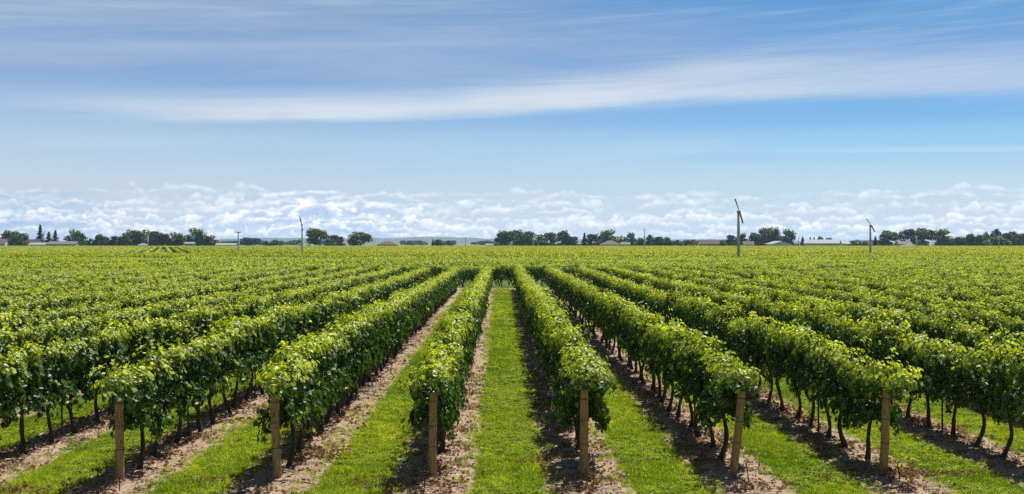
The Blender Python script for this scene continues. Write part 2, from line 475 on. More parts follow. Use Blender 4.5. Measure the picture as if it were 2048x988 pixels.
END = {}
for k in START:                                           # the first vine of a row hangs forward over its end post
    rgE = np.random.default_rng(640+k); a, b = VDATA[(k+5) % NVAR], VDATA[(k+8) % NVAR]
    P = np.concatenate([a[0], b[0]]); N, T, S_e, Y_e = [np.concatenate([a[q], b[q]]) for q in (1, 2, 3, 4)]
    P = P.copy(); P[len(a[0]):, 1] -= .55; up = np.clip((P[:, 2]-1.28)/.35, 0, 1)
    P[:, 1] -= .42*up*np.clip(.3-P[:, 1], 0, 1)
    P[:, 0] = P[:, 0]*1.12
    N = N + np.array([0, -.35, 0])*(P[:, 1:2] < -.5)
    ok = ~((np.abs(P[:, 0]) < .16) & (P[:, 1] < -.70) & (P[:, 2] < 1.36)) & ~((P[:, 1] < -.62) & (P[:, 2] < .9+.3*rgE.random(len(P))))
    END[k] = foliage('foliage', [q[ok] for q in (P, N, T, S_e, Y_e)], rgE, LEAF_V, LEAF_F)
vines = []
for k in range(-20, 20):
    x = row_x(k); y = row_start(k)+.95; j = 0
    while y < ROW_END-.4:
        vines.append([k, j, x, y]); y += 1.15; j += 1
inview = [v for v in vines if abs(v[2]/v[3]-.0095) < (1024+25)/F]
inview.sort(key=lambda v: v[3]**2*1.0 + v[2]**2)
ind = inview[:296]
indset = {(v[0], v[1]) for v in ind}
ind.sort(key=lambda v: (v[0], v[1]))
count = {}
for n, (k, j, x, y) in enumerate(ind):
    count[k] = count.get(k, 0)+1
    rg = np.random.default_rng(1000+n)
    e = empty('grapevine', (x+rg.normal(0, .03), y, zgf(x, y)), 0)
    tag(e, f"{ORD[count[k]-1]} grapevine from the front in the {row_name(k)}", 'grapevine', 'grapevines trained along the near rows')
    vi = int(rg.integers(NVAR)); flip = math.pi if rg.random() < .5 else 0.0
    t = TRK[int(rg.integers(8))].copy(); COL.objects.link(t); t.parent = e; t.rotation_euler = (0, 0, math.pi if rg.random() < .5 else 0)
    f = (END[k] if j == 0 and k in END else FOL[vi]).copy(); COL.objects.link(f); f.parent = e; f.rotation_euler = (0, 0, flip if not (j == 0 and k in END) else 0)
    s = (rg.uniform(.98, 1.14) if y < 42 and -5 < k < 4 else rg.uniform(.97, 1.06))*hvar(k, y)
    if not (j == 0 and k in END): f.scale = (rg.uniform(.9, 1.15), 1.05, s)
vp, vr, vs, vi_ = [], [], [], []
def addv(x, y, z, rz, sx, sy, sz, idx):
    vp.append((x, y, z)); vr.append((0, 0, rz)); vs.append((sx, sy, sz)); vi_.append(idx)
rg = np.random.default_rng(5)
NN, NM, NF = len(NEARV), len(MIDV), len(FARV)
for (k, j, x, y) in vines:
    if (k, j) in indset: continue
    if abs(x/y) > .62 and y > 25: continue
    addv(x+rg.normal(0, .03), y, zgf(x, y), math.pi if rg.random() < .5 else 0, rg.uniform(.9, 1.15), 1.05, rg.uniform(.97, 1.05)*hvar(k, y), int(rg.integers(NN)))
# cross rows beyond the track, then the further blocks of the plain
for r in range(25):
    y = 95.4+r*2.5; w = .5*y+14; x = -w+rg.uniform(0, 4)
    while x < w:
        addv(x, y+rg.normal(0, .04), 0, math.pi/2+(math.pi if rg.random() < .5 else 0), rg.uniform(.9, 1.2), 1.04, rg.uniform(.95, 1.12), NN+int(rg.integers(NM))); x += 4.6
def block(inside, ang, sp, step, y0, y1, protos, hs=1.0):
    """rows of one block of the plain, running at the angle ang from straight ahead"""
    ca, sa = math.cos(ang), math.sin(ang); L = 900
    for r in range(int(-L/sp), int(L/sp)):
        q = -L+rg.uniform(0, step)
        while q < L+400:
            x = r*sp*ca - q*sa; y = r*sp*sa + q*ca + 300; q += step
            if not (y0 < y < y1) or abs(x) > .5*y+12 or not inside(x, y): continue
            addv(x+rg.normal(0, .1), y, 0, ang+(math.pi if rg.random() < .5 else 0), rg.uniform(.9, 1.25), 1.05, hs*rg.uniform(.92, 1.1), NN+NM+int(rg.choice(protos)))
PXO = lambda x, y: CX+x/y*F
edge = lambda x, y: PXO(x, y) < 700+.25*(y-230)
yel = lambda x, y: value_noise(x*.012, y*.009, 61)
block(lambda x, y: True, R(62), 2.6, 9.2, 172, 226, [0, 1, 0, 1, 2])
block(lambda x, y: edge(x, y), R(17), 2.7, 9.2, 236, 560, [4, 5, 0, 1], .97)
block(lambda x, y: edge(x, y), R(80), 3.0, 9.2, 575, 770, [0, 4, 1])
block(lambda x, y: not edge(x, y) and y < 420, R(-52), 2.8, 9.2, 232, 420, [2, 3, 0])
block(lambda x, y: not edge(x, y) and y > 428, R(68), 3.0, 9.2, 428, 770, [0, 1, 2])
vineyard = scatter('grapevines', np.array(vp), np.array(vr), np.array(vs), np.array(vi_), NEARV+MIDV+FARV,
                   label='green vine rows of the plain behind the nearest vines', cat='vineyard')

# ------------------------------------------------------------------ end posts, anchor rods, slim stakes
POSTS = [(-3, -5, 168, .067, 'pale upright wooden end post on the third row left of the central grass path'),
         (-2, -8, 162, .069, 'wooden end post tilting a little left on the second row left of the central path'),
         (-1, 1, 163, .067, 'straight wooden end post on the first row left of the central grass path'),
         (0, 0, 163, .072, 'thick straight wooden end post on the first row right of the central grass path'),
         (1, 19, 155, .066, 'wooden end post leaning strongly right on the second row right of the central path'),
         (2, 11, 153, .069, 'wooden end post leaning slightly right on the third row right of the central path')]
for n, (k, dx, dy, r, lab) in enumerate(POSTS):
    rg = np.random.default_rng(70+n)
    x, y = row_x(k), row_start(k)
    e = empty('end_post', (x, y, zgf(x, y))); tag(e, lab, 'post', 'wooden end posts of the near rows')
    H = 1.36; lean = dx/163*H*1.0
    ax = lambda z: np.array([lean*z/H+.004*math.sin(z*5+n), .10*z/H, z])
    mb = MB(); pts = [ax(z) for z in np.linspace(-.15, H, 14)]
    mb.tube(pts, [r*(1.04-.07*i/13)*(1+.03*math.sin(i*1.7+n)) for i in range(14)], 18, jitter=.025, rng=rg)
    V = mb.V[0]; V[-18:, 2] += rg.normal(0, .006, 18)
    mb.build('shaft', M_WOOD, e, smooth=False)
    for z in (H*.62+rg.normal(0, .03), H*.89, H*.35):
        wb = MB(); c = ax(z); rr = r*(1.04-.07*(z/H))+.006
        ring = [c+np.array([rr*math.cos(t), rr*math.sin(t), .012*math.sin(t+n)]) for t in np.linspace(0, 2*math.pi, 22)]
        wb.tube(ring, [.0045]*22, 5); wb.build('wire_band', M_WIRE, e)
RODS = [(241, 985, -4, .20, 'short dark anchor rod in front of the pale post on the third row left'),
        (534, 988, 2, .22, 'short dark anchor rod in front of the left-tilting post on the second row left'),
        (849, 984, 0, .22, 'short dark anchor rod in front of the straight post on the first row left'),
        (1188, 980, -5, .30, 'hooked dark anchor rod at the foot of the thick straight post'),
        (1500, 978, -12, .34, 'thin rusty anchor rod on bare soil right of the strongly leaning post'),
        (1804, 972, -14, .28, 'thin rusty anchor rod among dry leaves right of the third post on the right')]
for px, py, tilt, h, lab in RODS:
    z = F*CAMH/(py-CY); x = wx(px, z); mb = MB()
    tx = tilt/100
    mb.tube([(0, 0, -.1), (tx*h*.5, .01, h*.5), (tx*h, .02, h)], [.010, .009, .009], 7)
    eye = [(tx*h+.028*math.sin(t), .02, h+.028-.028*math.cos(t)) for t in np.linspace(0, 5.4, 12)]
    mb.tube(eye, [.006]*12, 5)
    o = mb.build('anchor_rod', M_METAL); o.location = (x, z, zgf(x, z)); tag(o, lab, 'anchor rod', 'anchor rods at the row ends')
sk = 0
for k in range(-5, 6):
    for q in range(5):
        y = row_start(k)+.95+1.15*(2.5+5*q); x = row_x(k)+.02
        if abs(x/y-.0095) > 1010/F or y > 42: continue
        if k in (-5, 5) and y > 30: continue
        mb = MB(); rgk = np.random.default_rng(900+sk); tl = rgk.normal(0, .03)
        mb.tube([(0, 0, -.1), (tl*.5, 0, .8), (tl, 0, 1.75)], [.02, .018, .017], 8)
        o = mb.build('trellis_stake', M_STAKE); o.location = (x, y, zgf(x, y)); sk += 1
        tag(o, f"{ORD[q]} slim dark stake among vines in the {row_name(k)}", 'stake', 'slim stakes along the near rows')

# ------------------------------------------------------------------ grass, fallen leaves, clods
def tuft(rng, nb, rad, h0, h1, w):
    V, Fs, tone, young_lit = [], [], [], []
    for i in range(nb):
        a = rng.uniform(0, 2*math.pi); rr = rad*math.sqrt(rng.random())
        p = np.array([rr*math.cos(a), rr*math.sin(a), -.01]); h = rng.uniform(h0, h1)
        b = rng.normal(0, .5, 2)*h; th = rng.uniform(0, math.pi); wv = np.array([math.cos(th), math.sin(th), 0])*w*rng.uniform(.7, 1.3)
        m = p+np.array([b[0]*.3, b[1]*.3, h*.6]); t = p+np.array([b[0], b[1], h])
        n = len(V)
        V += [p-wv, p+wv, m+wv*.8, m-wv*.8, t]; Fs.append((n, n+1, n+2)); Fs.append((n, n+2, n+3)); Fs.append((n+3, n+2, n+4))
        v = rng.random(); yv = 1.0 if rng.random() < .05 else rng.random()*.25
        tone += [v]*5; young_lit += [yv]*5
    return mk('tuft', np.array(V), [np.array(Fs)], [M_GRASS], attrs={'tone': ('FLOAT', tone), 'young_lit': ('FLOAT', young_lit)}, link=False)
def clover(rng):
    n = 34; P = np.stack([rng.normal(0, .05, n), rng.normal(0, .05, n), rng.uniform(.02, .06, n)], 1)
    N = np.array([0, 0, 1.])+rng.normal(0, .35, (n, 3)); T = rng.normal(0, 1, (n, 3))
    V, Fc, k = leaves_geo(P, N, T, rng.uniform(.018, .034, n), DIA_V*1.2, DIA_F)
    return mk('clover', V, [Fc], [M_GRASS], attrs={'tone': ('FLOAT', np.repeat(rng.random(n), k)), 'young_lit': ('FLOAT', np.repeat(rng.random(n)*.4, k))}, link=False)
def tuft_kind(seed, lo, hi, yl):
    o = tuft(np.random.default_rng(seed), 30, .075, .03, .075, .0035)
    a = np.empty(len(o.data.vertices), np.float32); o.data.attributes['tone'].data.foreach_get('value', a); o.data.attributes['tone'].data.foreach_set('value', lo+(hi-lo)*a)
    o.data.attributes['young_lit'].data.foreach_get('value', a); o.data.attributes['young_lit'].data.foreach_set('value', np.clip(a+yl, 0, 1)); return o
GT = [tuft(np.random.default_rng(20+i), 30, .075, .035, .085, .0035) for i in range(3)]+[clover(np.random.default_rng(30+i)) for i in range(2)]+[tuft_kind(35, 0, .3, -.3), tuft_kind(36, .7, 1.0, .35), tuft_kind(37, .2, .7, .8)]
rg = np.random.default_rng(42)
gp, gr, gs, gi = [], [], [], []
def grass_zone(y0, y1, dens, sc):
    for k in range(-6, 7):
        xc = ROW0+SP*k
        n = int(dens*1.92*(y1-y0)); y = rg.uniform(y0, y1, n); x = xc+rg.uniform(-1.05, 1.05, n)
        e = .56+.16*(value_noise(x*2.5, y*2.5, 9)-.5)+.12*(value_noise(x*8, y*8, 10)-.5)
        inside = np.abs(x-xc) < e
        sparse = ((np.abs(x-xc) < e+.26) & (rg.random(n) < .20) | (value_noise(x*2.1, y*1.3, 71) > .72) & (rg.random(n) < .16))
        bare = value_noise(x*1.1, y*1.1, 21) + .35*value_noise(x*6, y*6, 22) > 1.06
        keep = (inside & ~(bare & (rg.random(n) < .7)) | sparse) & (np.abs(x/y-.0095) < .50)
        x, y = x[keep], y[keep]; n = len(x)
        s = sc*rg.uniform(.7, 1.25, n)*np.where(np.abs(x-xc) > .5, .8, 1)
        gp.append(np.stack([x, y, zg(x, y)], 1)); gr.append(np.stack([rg.normal(0, .12, n), rg.normal(0, .12, n), rg.uniform(0, 6.3, n)], 1))
        gs.append(np.stack([s, s, s*rg.uniform(.7, 1.2, n)], 1))
        cl = value_noise(x*.9, y*.9, 31) > .48
        ix = np.where(cl & (rg.random(n) < .6), 3+rg.integers(0, 2, n), rg.integers(0, 3, n))
        pn = value_noise(x*.7+k*9, y*.42, 33)+.35*value_noise(x*3+k, y*3, 34)
        ix = np.where((pn < .50) & (rg.random(n) < .65), 5, ix); ix = np.where((pn > .82) & (rg.random(n) < .6), 6, ix)
        ix = np.where((value_noise(x*1.3, y*.9+k*5, 35) > .80) & (rg.random(n) < .45), 7, ix); gi.append(ix)
grass_zone(15.5, 30, 260, 1.0); grass_zone(30, 50, 120, 1.35); grass_zone(50, ROW_END, 55, 1.9)
n = 9000; x = rg.uniform(-45, 45, n); y = rg.uniform(ROW_END-.5, 95, n)
kp = value_noise(x*.7, y*1.6, 77) > .45; x, y = x[kp], y[kp]; n = len(x)
gp.append(np.stack([x, y, x*0], 1)); gr.append(np.stack([x*0, x*0, rg.uniform(0, 6.3, n)], 1)); gs.append(np.repeat(rg.uniform(.9, 1.5, n)[:, None], 3, 1)); gi.append(rg.integers(0, 3, n))
scatter('grass', np.concatenate(gp), np.concatenate(gr), np.concatenate(gs), np.concatenate(gi), GT, cat='grass', label='short bright green grass of the paths between vine rows')

def dry(rng, n, spread, s0, s1):
    P = np.stack([rng.normal(0, spread, n), rng.normal(0, spread, n), rng.uniform(.004, .03, n)], 1)
    N = np.array([0, 0, 1.])+rng.normal(0, .55, (n, 3)); T = rng.normal(0, 1, (n, 3))
    TV = LEAF_V.copy(); TV[:, 2] *= 3
    V, Fc, k = leaves_geo(P, N, T, rng.uniform(s0, s1, n), TV, LEAF_F)
    return mk('dry', V, [Fc], [M_DEAD], attrs={'tone': ('FLOAT', np.repeat(rng.random(n), k)), 'young_lit': ('FLOAT', np.repeat((rng.random(n) < .15)*.8, k))}, link=False)
def sticks(rng):
    mb = MB()
    for i in range(7):
        a = rng.uniform(0, 3.14); c = rng.normal(0, .08, 2); l = rng.uniform(.03, .10)
        d = np.array([math.cos(a), math.sin(a), rng.normal(0, .1)])*l; c = np.array([c[0], c[1], .012])
        mb.tube([c-d, c+d], [.0035, .003], 4)
    return mb.build('sticks', M_BARK, link=False)
def clod(rng):
    mb = MB()
    for i in range(9):
        c = np.array([rng.normal(0, .1), rng.normal(0, .1), .004]); s = rng.uniform(.008, .026)
        q = [c+s*np.array(v)*rng.uniform(.6, 1.2) for v in ((1, 0, 0), (-1, 0, 0), (0, 1, 0), (0, -1, 0), (0, 0, .8), (0, 0, -.8))]
        mb.add(q, [(0, 2, 4), (2, 1, 4), (1, 3, 4), (3, 0, 4), (2, 0, 5), (1, 2, 5), (3, 1, 5), (0, 3, 5)])
    return mb.build('clod', M_STONE, link=False)
LT = [dry(np.random.default_rng(60+i), 5, .09, .035, .075) for i in range(3)]+[sticks(np.random.default_rng(64)), clod(np.random.default_rng(65)), clod(np.random.default_rng(66))]
P_, R_, S_, I_ = [], [], [], []
for k in range(-7, 7):
    x0 = row_x(k)
    for (a, b, dens) in ((15.5, 32, 32), (32, 60, 12)):
        n = int((b-a)*1.6*dens); y = rg.uniform(a, b, n); x = x0+rg.normal(0, .38, n)
        cl = value_noise(x*1.7, y*1.7, 88)
        typ = rg.integers(0, 6, n); leafy = (typ < 3)
        kp = (np.abs(x/y-.0095) < .5) & (np.abs(x-x0) < 1.0) & (~leafy | (cl > .42)) & ((np.abs(x-x0) < .62) | (rg.random(n) < .25))
        x, y, typ = x[kp], y[kp], typ[kp]; n = len(x)
        P_.append(np.stack([x, y, zg(x, y)+np.where(np.abs(x-x0) > .65, .03, 0)], 1)); R_.append(np.stack([x*0, x*0, rg.uniform(0, 6.3, n)], 1))
        S_.append(np.repeat(rg.uniform(.7, 1.3, n)[:, None], 3, 1)); I_.append(typ)
for (px, py, sx, sy, n) in ((40, 985, .5, .25, 40), (760, 972, .25, .2, 26), (1060, 925, .3, .25, 14), (1840, 955, .4, .15, 40), (660, 905, .2, .5, 25), (430, 970, .2, .2, 12), (1640, 962, .2, .1, 10)):
    z0 = F*CAMH/(py-CY); x = wx(px, z0)+rg.normal(0, sx, n); y = z0+rg.normal(0, sy, n)
    P_.append(np.stack([x, y, zg(x, y)+.035], 1)); R_.append(np.stack([x*0, x*0, rg.uniform(0, 6.3, n)], 1)); S_.append(np.repeat(rg.uniform(.6, 1.1, n)[:, None], 3, 1)); I_.append(rg.integers(0, 3, n))
scatter('fallen_leaves', np.concatenate(P_), np.concatenate(R_), np.concatenate(S_), np.concatenate(I_), LT, cat='fallen leaves', label='dry reddish leaves and twigs littering the bare soil under the vines')

# ------------------------------------------------------------------ trees of the far edge
M_CROWN = {'g': leaf_mat('crown_green', (.018, .055, .009), (.065, .135, .016), (.20, .19, .025), trans=.25, gloss=.03, rough=.5, objvar=.5),
           'o': leaf_mat('crown_olive', (.030, .065, .010), (.11, .155, .018), (.28, .19, .025), trans=.25, gloss=.03, rough=.5, objvar=.4),
           'r': leaf_mat('crown_russet', (.034, .034, .012), (.09, .062, .018), (.26, .08, .03), trans=.22, gloss=.03, rough=.5, objvar=.4),
           'd': leaf_mat('crown_needle', (.010, .030, .009), (.030, .060, .014), (.12, .07, .02), trans=.12, gloss=.03, rough=.5, objvar=.4)}
QV = np.array([(-.5, -.4, 0), (.5, -.5, .12), (.45, .5, 0), (-.4, .45, .12)]); QF = np.array([(0, 1, 2), (0, 2, 3)])
def crown_data(rng, kind):
    """leaf sprays on many uneven boughs inside a unit box (1 wide, 1 tall)"""
    P, N, S = [], [], []
    if kind == 'c':
        for i in range(17):
            f = i/16; rad = .46*(1-f)**.85+.03; nb = int(5+9*(1-f))
            for b in range(nb):
                a = rng.uniform(0, 6.28); L = rad*rng.uniform(.65, 1.15)
                for q in range(10):
                    g = rng.uniform(.1, 1); P.append((L*g*math.cos(a)+rng.normal(0, .025), L*g*math.sin(a)+rng.normal(0, .025), .03+.97*f-.09*g+rng.normal(0, .012)))
                    N.append((math.cos(a)*.4, math.sin(a)*.4, 1)); S.append(rng.uniform(.05, .09))
    else:
        nb = {'b': 30, 't': 22, 'l': 20}[kind]
        for i in range(nb):
            a = rng.uniform(0, 6.28); u = rng.uniform(-.75, 1)
            prof = math.sqrt(max(.05, 1-abs(u)**2.2))
            rr = .36*prof*math.sqrt(rng.uniform(.2, 1)); c = np.array([rr*math.cos(a), rr*math.sin(a), .50+.38*u*rng.uniform(.85, 1.0)])
            br = rng.uniform(.10, .19)
            for q in range(62):
                d = nrm(rng.normal(0, 1, 3)); p = c+d*br*np.array([1.1, 1.1, .8])*rng.uniform(.55, 1.08)
                P.append(p); N.append(d+rng.normal(0, .4, 3)+np.array([0, 0, .3])); S.append(rng.uniform(.035, .07))
    P = np.array(P); P[:, 2] -= P[:, 2].min(); P[:, 2] /= P[:, 2].max()
    w = np.percentile(np.abs(P[:, :2]), 98.5); P[:, :2] *= .5/w
    return P, np.array(N), np.array(S)
CROWN = {}
for kind, nvar in (('b', 7), ('c', 3), ('t', 3), ('l', 3)):
    for c in 'gord':
        CROWN[kind+c] = []
        for i in range(nvar):
            rg = np.random.default_rng(500+i*13+ord(kind))
            P, N, S = crown_data(rg, kind); T = rg.normal(0, 1, P.shape)
            V, Fc, k = leaves_geo(P, N, T, S*1.25, QV, QF)
            tone = np.clip(rg.random(len(P)), 0, 1); young_lit = (rg.random(len(P)) < .16)*rg.random(len(P))*(.4+.8*np.clip(P[:, 2], 0, 1))  # warm sunlit highlights painted into the crown colour, stronger towards the top
            CROWN[kind+c].append(mk('crown', V, [Fc], [M_CROWN[c]], attrs={'tone': ('FLOAT', np.repeat(tone, k)), 'young_lit': ('FLOAT', np.repeat(np.clip(young_lit, 0, 1), k))}, link=False))
M_TRUNK = simple('tree_bark', (.07, .055, .042), .9, .4, 2)
def trunk_mesh(i):
    rg = np.random.default_rng(800+i); mb = MB()
    mb.tube([(0, 0, -.02), (.01, 0, .15), (.0, .01, .4), (.02, 0, .8)], [.034, .026, .02, .006], 8, jitter=.1, rng=rg)
    for b in range(6):
        a = rg.uniform(0, 6.28); z = rg.uniform(.16, .45); L = rg.uniform(.16, .3)
        mb.tube([(0, 0, z), (L*.5*math.cos(a), L*.5*math.sin(a), z+L*.55), (L*math.cos(a), L*math.sin(a), z+L*1.2)], [.014, .01, .004], 6)
    return mb.build('trunk', M_TRUNK, smooth=True, link=False)
TTR = [trunk_mesh(i) for i in range(4)]
tn = 0
def tree(px, w, ytop, z, kind, c, label, name=None):
    """px: middle, w: width, ytop: top, in the photo; z: how far away it stands"""
    global tn
    rg = np.random.default_rng(2000+tn); tn += 1
    H = hz(ytop-2.4, z); W = w/F*z*1.10
    e = empty(name or {'b': 'broadleaf_tree', 'c': 'conifer_tree', 't': 'narrow_tree', 'l': 'bush'}[kind], (wx(px, z), z, 0))
    tag(e, label, {'b': 'tree', 'c': 'conifer', 't': 'tree', 'l': 'bush'}[kind], 'trees along the far edge of the vineyard')
    t = TTR[tn % 4].copy(); COL.objects.link(t); t.parent = e; t.scale = (H*.8, H*.8, H)
    lst = CROWN[kind+c]; f = lst[int(rg.integers(len(lst)))].copy(); COL.objects.link(f); f.parent = e
    lo = {'b': .10, 'c': .05, 't': .08, 'l': .0}[kind]
    f.location = (0, 0, H*lo); f.scale = (W, max(W, H*.45)*rg.uniform(.85, 1.05), H*(1-lo)); f.rotation_euler = (0, 0, 0 if rg.random() < .5 else math.pi)
TREES = [
 (24, 36, 463, 810, 'b', 'o', 'olive round tree at the left end of the treeline beside the white house'),
 (41, 36, 468, 795, 'b', 'g', 'dark low tree just right of the white house at the left end'),
 (84, 17, 452, 840, 'c', 'd', 'tallest pointed conifer behind the red roofed house'),
 (101, 17, 466, 835, 'c', 'd', 'shorter dark conifer right of the tallest pointed conifer'),
 (114, 17, 463, 830, 'c', 'r', 'reddish conifer above the left end of the long grey roof'),
 (151, 30, 461, 845, 'b', 'o', 'olive spreading tree behind the right end of the long grey roof'),
 (166, 16, 468, 830, 't', 'r', 'narrow russet tree right of the olive spreading tree'),
 (160, 22, 477, 800, 'l', 'g', 'low green bush at the right end of the long grey roofed house'),
 (179, 16, 475, 820, 't', 'g', 'small narrow green tree right of the long grey roofed house'),
 (203, 28, 470, 815, 'b', 'g', 'dark round tree standing free between the house and the large grove'),
 (223, 13, 473, 820, 't', 'r', 'slim russet tree right of the free dark round tree'),
 (235, 16, 474, 815, 'b', 'd', 'small very dark tree at the left foot of the large grove'),
 (252, 26, 470, 810, 'b', 'g', 'leftmost full tree of the large left grove'),
 (268, 34, 462, 830, 'b', 'g', 'tall dark tree forming the left summit of the large left grove'),
 (290, 42, 462, 840, 'b', 'o', 'widest olive tree in the middle of the large left grove'),
 (313, 36, 464, 830, 'b', 'o', 'olive tree on the right shoulder of the large left grove'),
 (328, 22, 468, 820, 'b', 'r', 'brownish small tree closing the large left grove on the right'),
 (352, 36, 467, 825, 'b', 'g', 'dark broad tree left of the tall domed tree by the wide-spaced vine rows'),
 (391, 39, 458, 815, 'b', 'g', 'tall domed dark tree behind the open wide-spaced vine rows'),
 (424, 28, 473, 810, 'b', 'r', 'low brownish tree right of the tall domed dark tree'),
 (637, 45, 458, 800, 'b', 'o', 'large olive tree with uneven crown right of the slim wind machine with one raised blade'),
 (661, 20, 479, 795, 'l', 'g', 'low green bush between the large olive tree and the small russet tree'),
 (673, 25, 472, 810, 'b', 'r', 'small russet round tree right of the large olive tree'),
 (720, 42, 466, 790, 'b', 'o', 'solitary dome shaped tree left of the brown hip roofed house'),
 (1010, 34, 463, 800, 'b', 'g', 'left dark half of the big dense grove right of centre'),
 (1032, 36, 462, 812, 'b', 'o', 'rounded summit tree of the big dense grove right of centre'),
 (1057, 34, 464, 800, 'b', 'g', 'dark tree behind the pale pole at the right end of the dense grove'),
 (1095, 35, 467, 805, 'b', 'o', 'round light green tree between the dense grove and the darker pair'),
 (1127, 24, 463, 820, 'b', 'g', 'taller dark tree of the pair left of the small pointed conifer'),
 (1141, 26, 474, 795, 'b', 'd', 'low very dark tree in front of the taller dark one'),
 (1169, 14, 468, 815, 'c', 'd', 'small pointed conifer between dark trees right of centre'),
 (1189, 30, 470, 815, 'b', 'g', 'broad dark tree left of the pinkish roofed house'),
 (1221, 40, 461, 835, 'b', 'o', 'tall wide tree rising right behind the pinkish roofed house'),
 (1247, 15, 472, 830, 't', 'g', 'slim tree behind the small grey house'),
 (1261, 20, 467, 835, 't', 'g', 'upright oval tree right of the small grey house'),
 (1280, 20, 477, 810, 'b', 'g', 'low round tree left of the slim upright wind machine pole'),
 (1301, 16, 471, 825, 't', 'r', 'narrow russet tree just right of the slim upright wind machine pole'),
 (1318, 26, 475, 810, 'b', 'g', 'left tree of the low pair right of the slim upright pole'),
 (1334, 22, 476, 812, 'b', 'o', 'right olive tree of the low pair right of the slim upright pole'),
 (1381, 24, 481, 800, 'l', 'g', 'low hedge-like bush left of the brown gabled house'),
 (1356, 18, 482, 800, 'l', 'd', 'small dark bush well left of the brown gabled house'),
 (1446, 18, 482, 800, 'l', 'g', 'low bush right of the brown gabled house'),
 (1465, 21, 472, 810, 'b', 'o', 'olive tree just left of the nearest tall wind machine'),
 (1489, 19, 468, 825, 'b', 'r', 'russet tree just right of the nearest tall wind machine'),
 (1510, 22, 467, 830, 'b', 'r', 'reddish tree left of the tall pair behind the white barn'),
 (1521, 24, 473, 805, 'b', 'd', 'dark low tree left of the small white barn'),
 (1541, 38, 456, 835, 'b', 'o', 'tallest broad olive tree behind the small white barn'),
 (1574, 30, 460, 840, 'b', 'g', 'dark tall tree on the right behind the small white barn'),
 (1607, 13, 476, 810, 'c', 'r', 'small pointed reddish tree at the left end of the long pale barn'),
 (1622, 9, 476, 840, 'c', 'd', 'leftmost tiny conifer tip over the roof of the long pale barn'),
 (1630, 9, 477, 842, 'c', 'r', 'second tiny tree tip over the roof of the long pale barn'),
 (1642, 12, 475, 845, 'b', 'o', 'small round crown over the middle of the long pale barn roof'),
 (1659, 12, 477, 845, 'b', 'r', 'small brownish crown over the right half of the long pale barn roof'),
 (1707, 30, 483, 800, 'l', 'g', 'low bush in front of the long pale greenhouse'),
 (1753, 12, 475, 810, 'c', 'd', 'small dark conifer just right of the tilted-blade wind machine'),
 (1735, 16, 485, 795, 'l', 'd', 'small dark bush left of the tilted-blade wind machine'),
 (1779, 33, 463, 815, 'b', 'o', 'free standing oval olive tree right of the tilted-blade wind machine'),
 (1818, 30, 460, 835, 'b', 'r', 'reddish tree behind the grey shed on the right'),
 (1850, 38, 458, 830, 'b', 'g', 'tall dark green tree right of the grey shed'),
 (1892, 39, 459, 825, 'b', 'o', 'big rounded olive tree between two darker trees on the right'),
 (1836, 20, 483, 798, 'l', 'g', 'low bush in front of the tall dark green tree on the right'),
 (1924, 19, 475, 815, 'b', 'r', 'low reddish tree right of the big rounded olive tree'),
 (1945, 26, 469, 820, 'b', 'g', 'medium dark green tree left of a broader leaning crown'),
 (1967, 26, 471, 815, 'b', 'g', 'broad dark crown near the right end of the treeline'),
 (1977, 13, 466, 840, 't', 'r', 'narrow russet tip rising behind the broad dark crown'),
 (1996, 21, 459, 845, 't', 'r', 'tall narrow dark red tree near the right end'),
 (1999, 42, 475, 790, 'b', 'o', 'low wide olive tree in front of the tall dark red tree'),
 (2026, 30, 465, 830, 'b', 'r', 'brownish tree second from the right end of the treeline'),
 (2044, 26, 469, 815, 'b', 'g', 'dark green tree cut by the right edge of the view'),
 (535, 14, 484, 880, 'l', 'd', 'small dark bush left of the wind machine with one raised blade'),
 (550, 30, 482, 900, 'l', 'd', 'low dark hedge clump left of the wind machine with one raised blade'),
 (879, 15, 481, 950, 'b', 'd', 'small dark round tree on the plain left of the thin pole'),
 (866, 8, 480, 960, 'c', 'd', 'tiny pointed conifer on the plain beside the small dark round tree'),
 (898, 13, 484, 960, 'l', 'd', 'tiny dark bush on the plain just left of the thin pole'),
 (500, 38, 477, 1100, 'b', 'd', 'hazy tree group crown right of the short wind machine'),
]
for t in TREES: tree(*t)

# low scrub along the foot of the treeline and the far woods: nobody could count them
def mass(name, n, fx, fz, fw, fh, c, label, cat, seed):
    rg = np.random.default_rng(seed); protos = CROWN['l'+c]+CROWN['b'+c][:3]
    px = fx(rg, n); z = fz(rg, n); w = fw(rg, n)
    P = np.stack([(px-CX)/F*z, z, z*0], 1); h = fh(rg, n)
    return scatter(name, P, np.stack([z*0, z*0, rg.uniform(0, 6.3, n)], 1), np.stack([w, w, h], 1), rg.integers(0, len(protos), n), protos, cat=cat, label=label)
def pick(segs):
    def f(r, n):
        w = np.array([b-a for a, b in segs], float); q = r.choice(len(segs), n, p=w/w.sum()); a = np.array([s[0] for s in segs])[q]; b = np.array([s[1] for s in segs])[q]
        return a+(b-a)*r.random(n)
    return f
mass('undergrowth', 520, pick([(-40, 365), (375, 440), (655, 690), (985, 1345), (1440, 1600), (1690, 1780), (1790, 2110)]), lambda r, n: r.uniform(835, 880, n), lambda r, n: r.uniform(3, 8, n), lambda r, n: r.uniform(1.6, 4.2, n), 'g',
     'low dark scrub along the foot of the far trees', 'undergrowth', 91)
segs = [(440, 600, 9), (805, 860, 9), (872, 905, 8), (945, 1000, 10), (1275, 1400, 9), (1440, 1480, 9), (1690, 1780, 9), (1900, 2060, 10), (-20, 140, 10)]
def fx_(r, n):
    q = r.integers(0, len(segs), n); a = np.array([s[0] for s in segs])[q]; b = np.array([s[1] for s in segs])[q]
    return a+(b-a)*r.random(n)
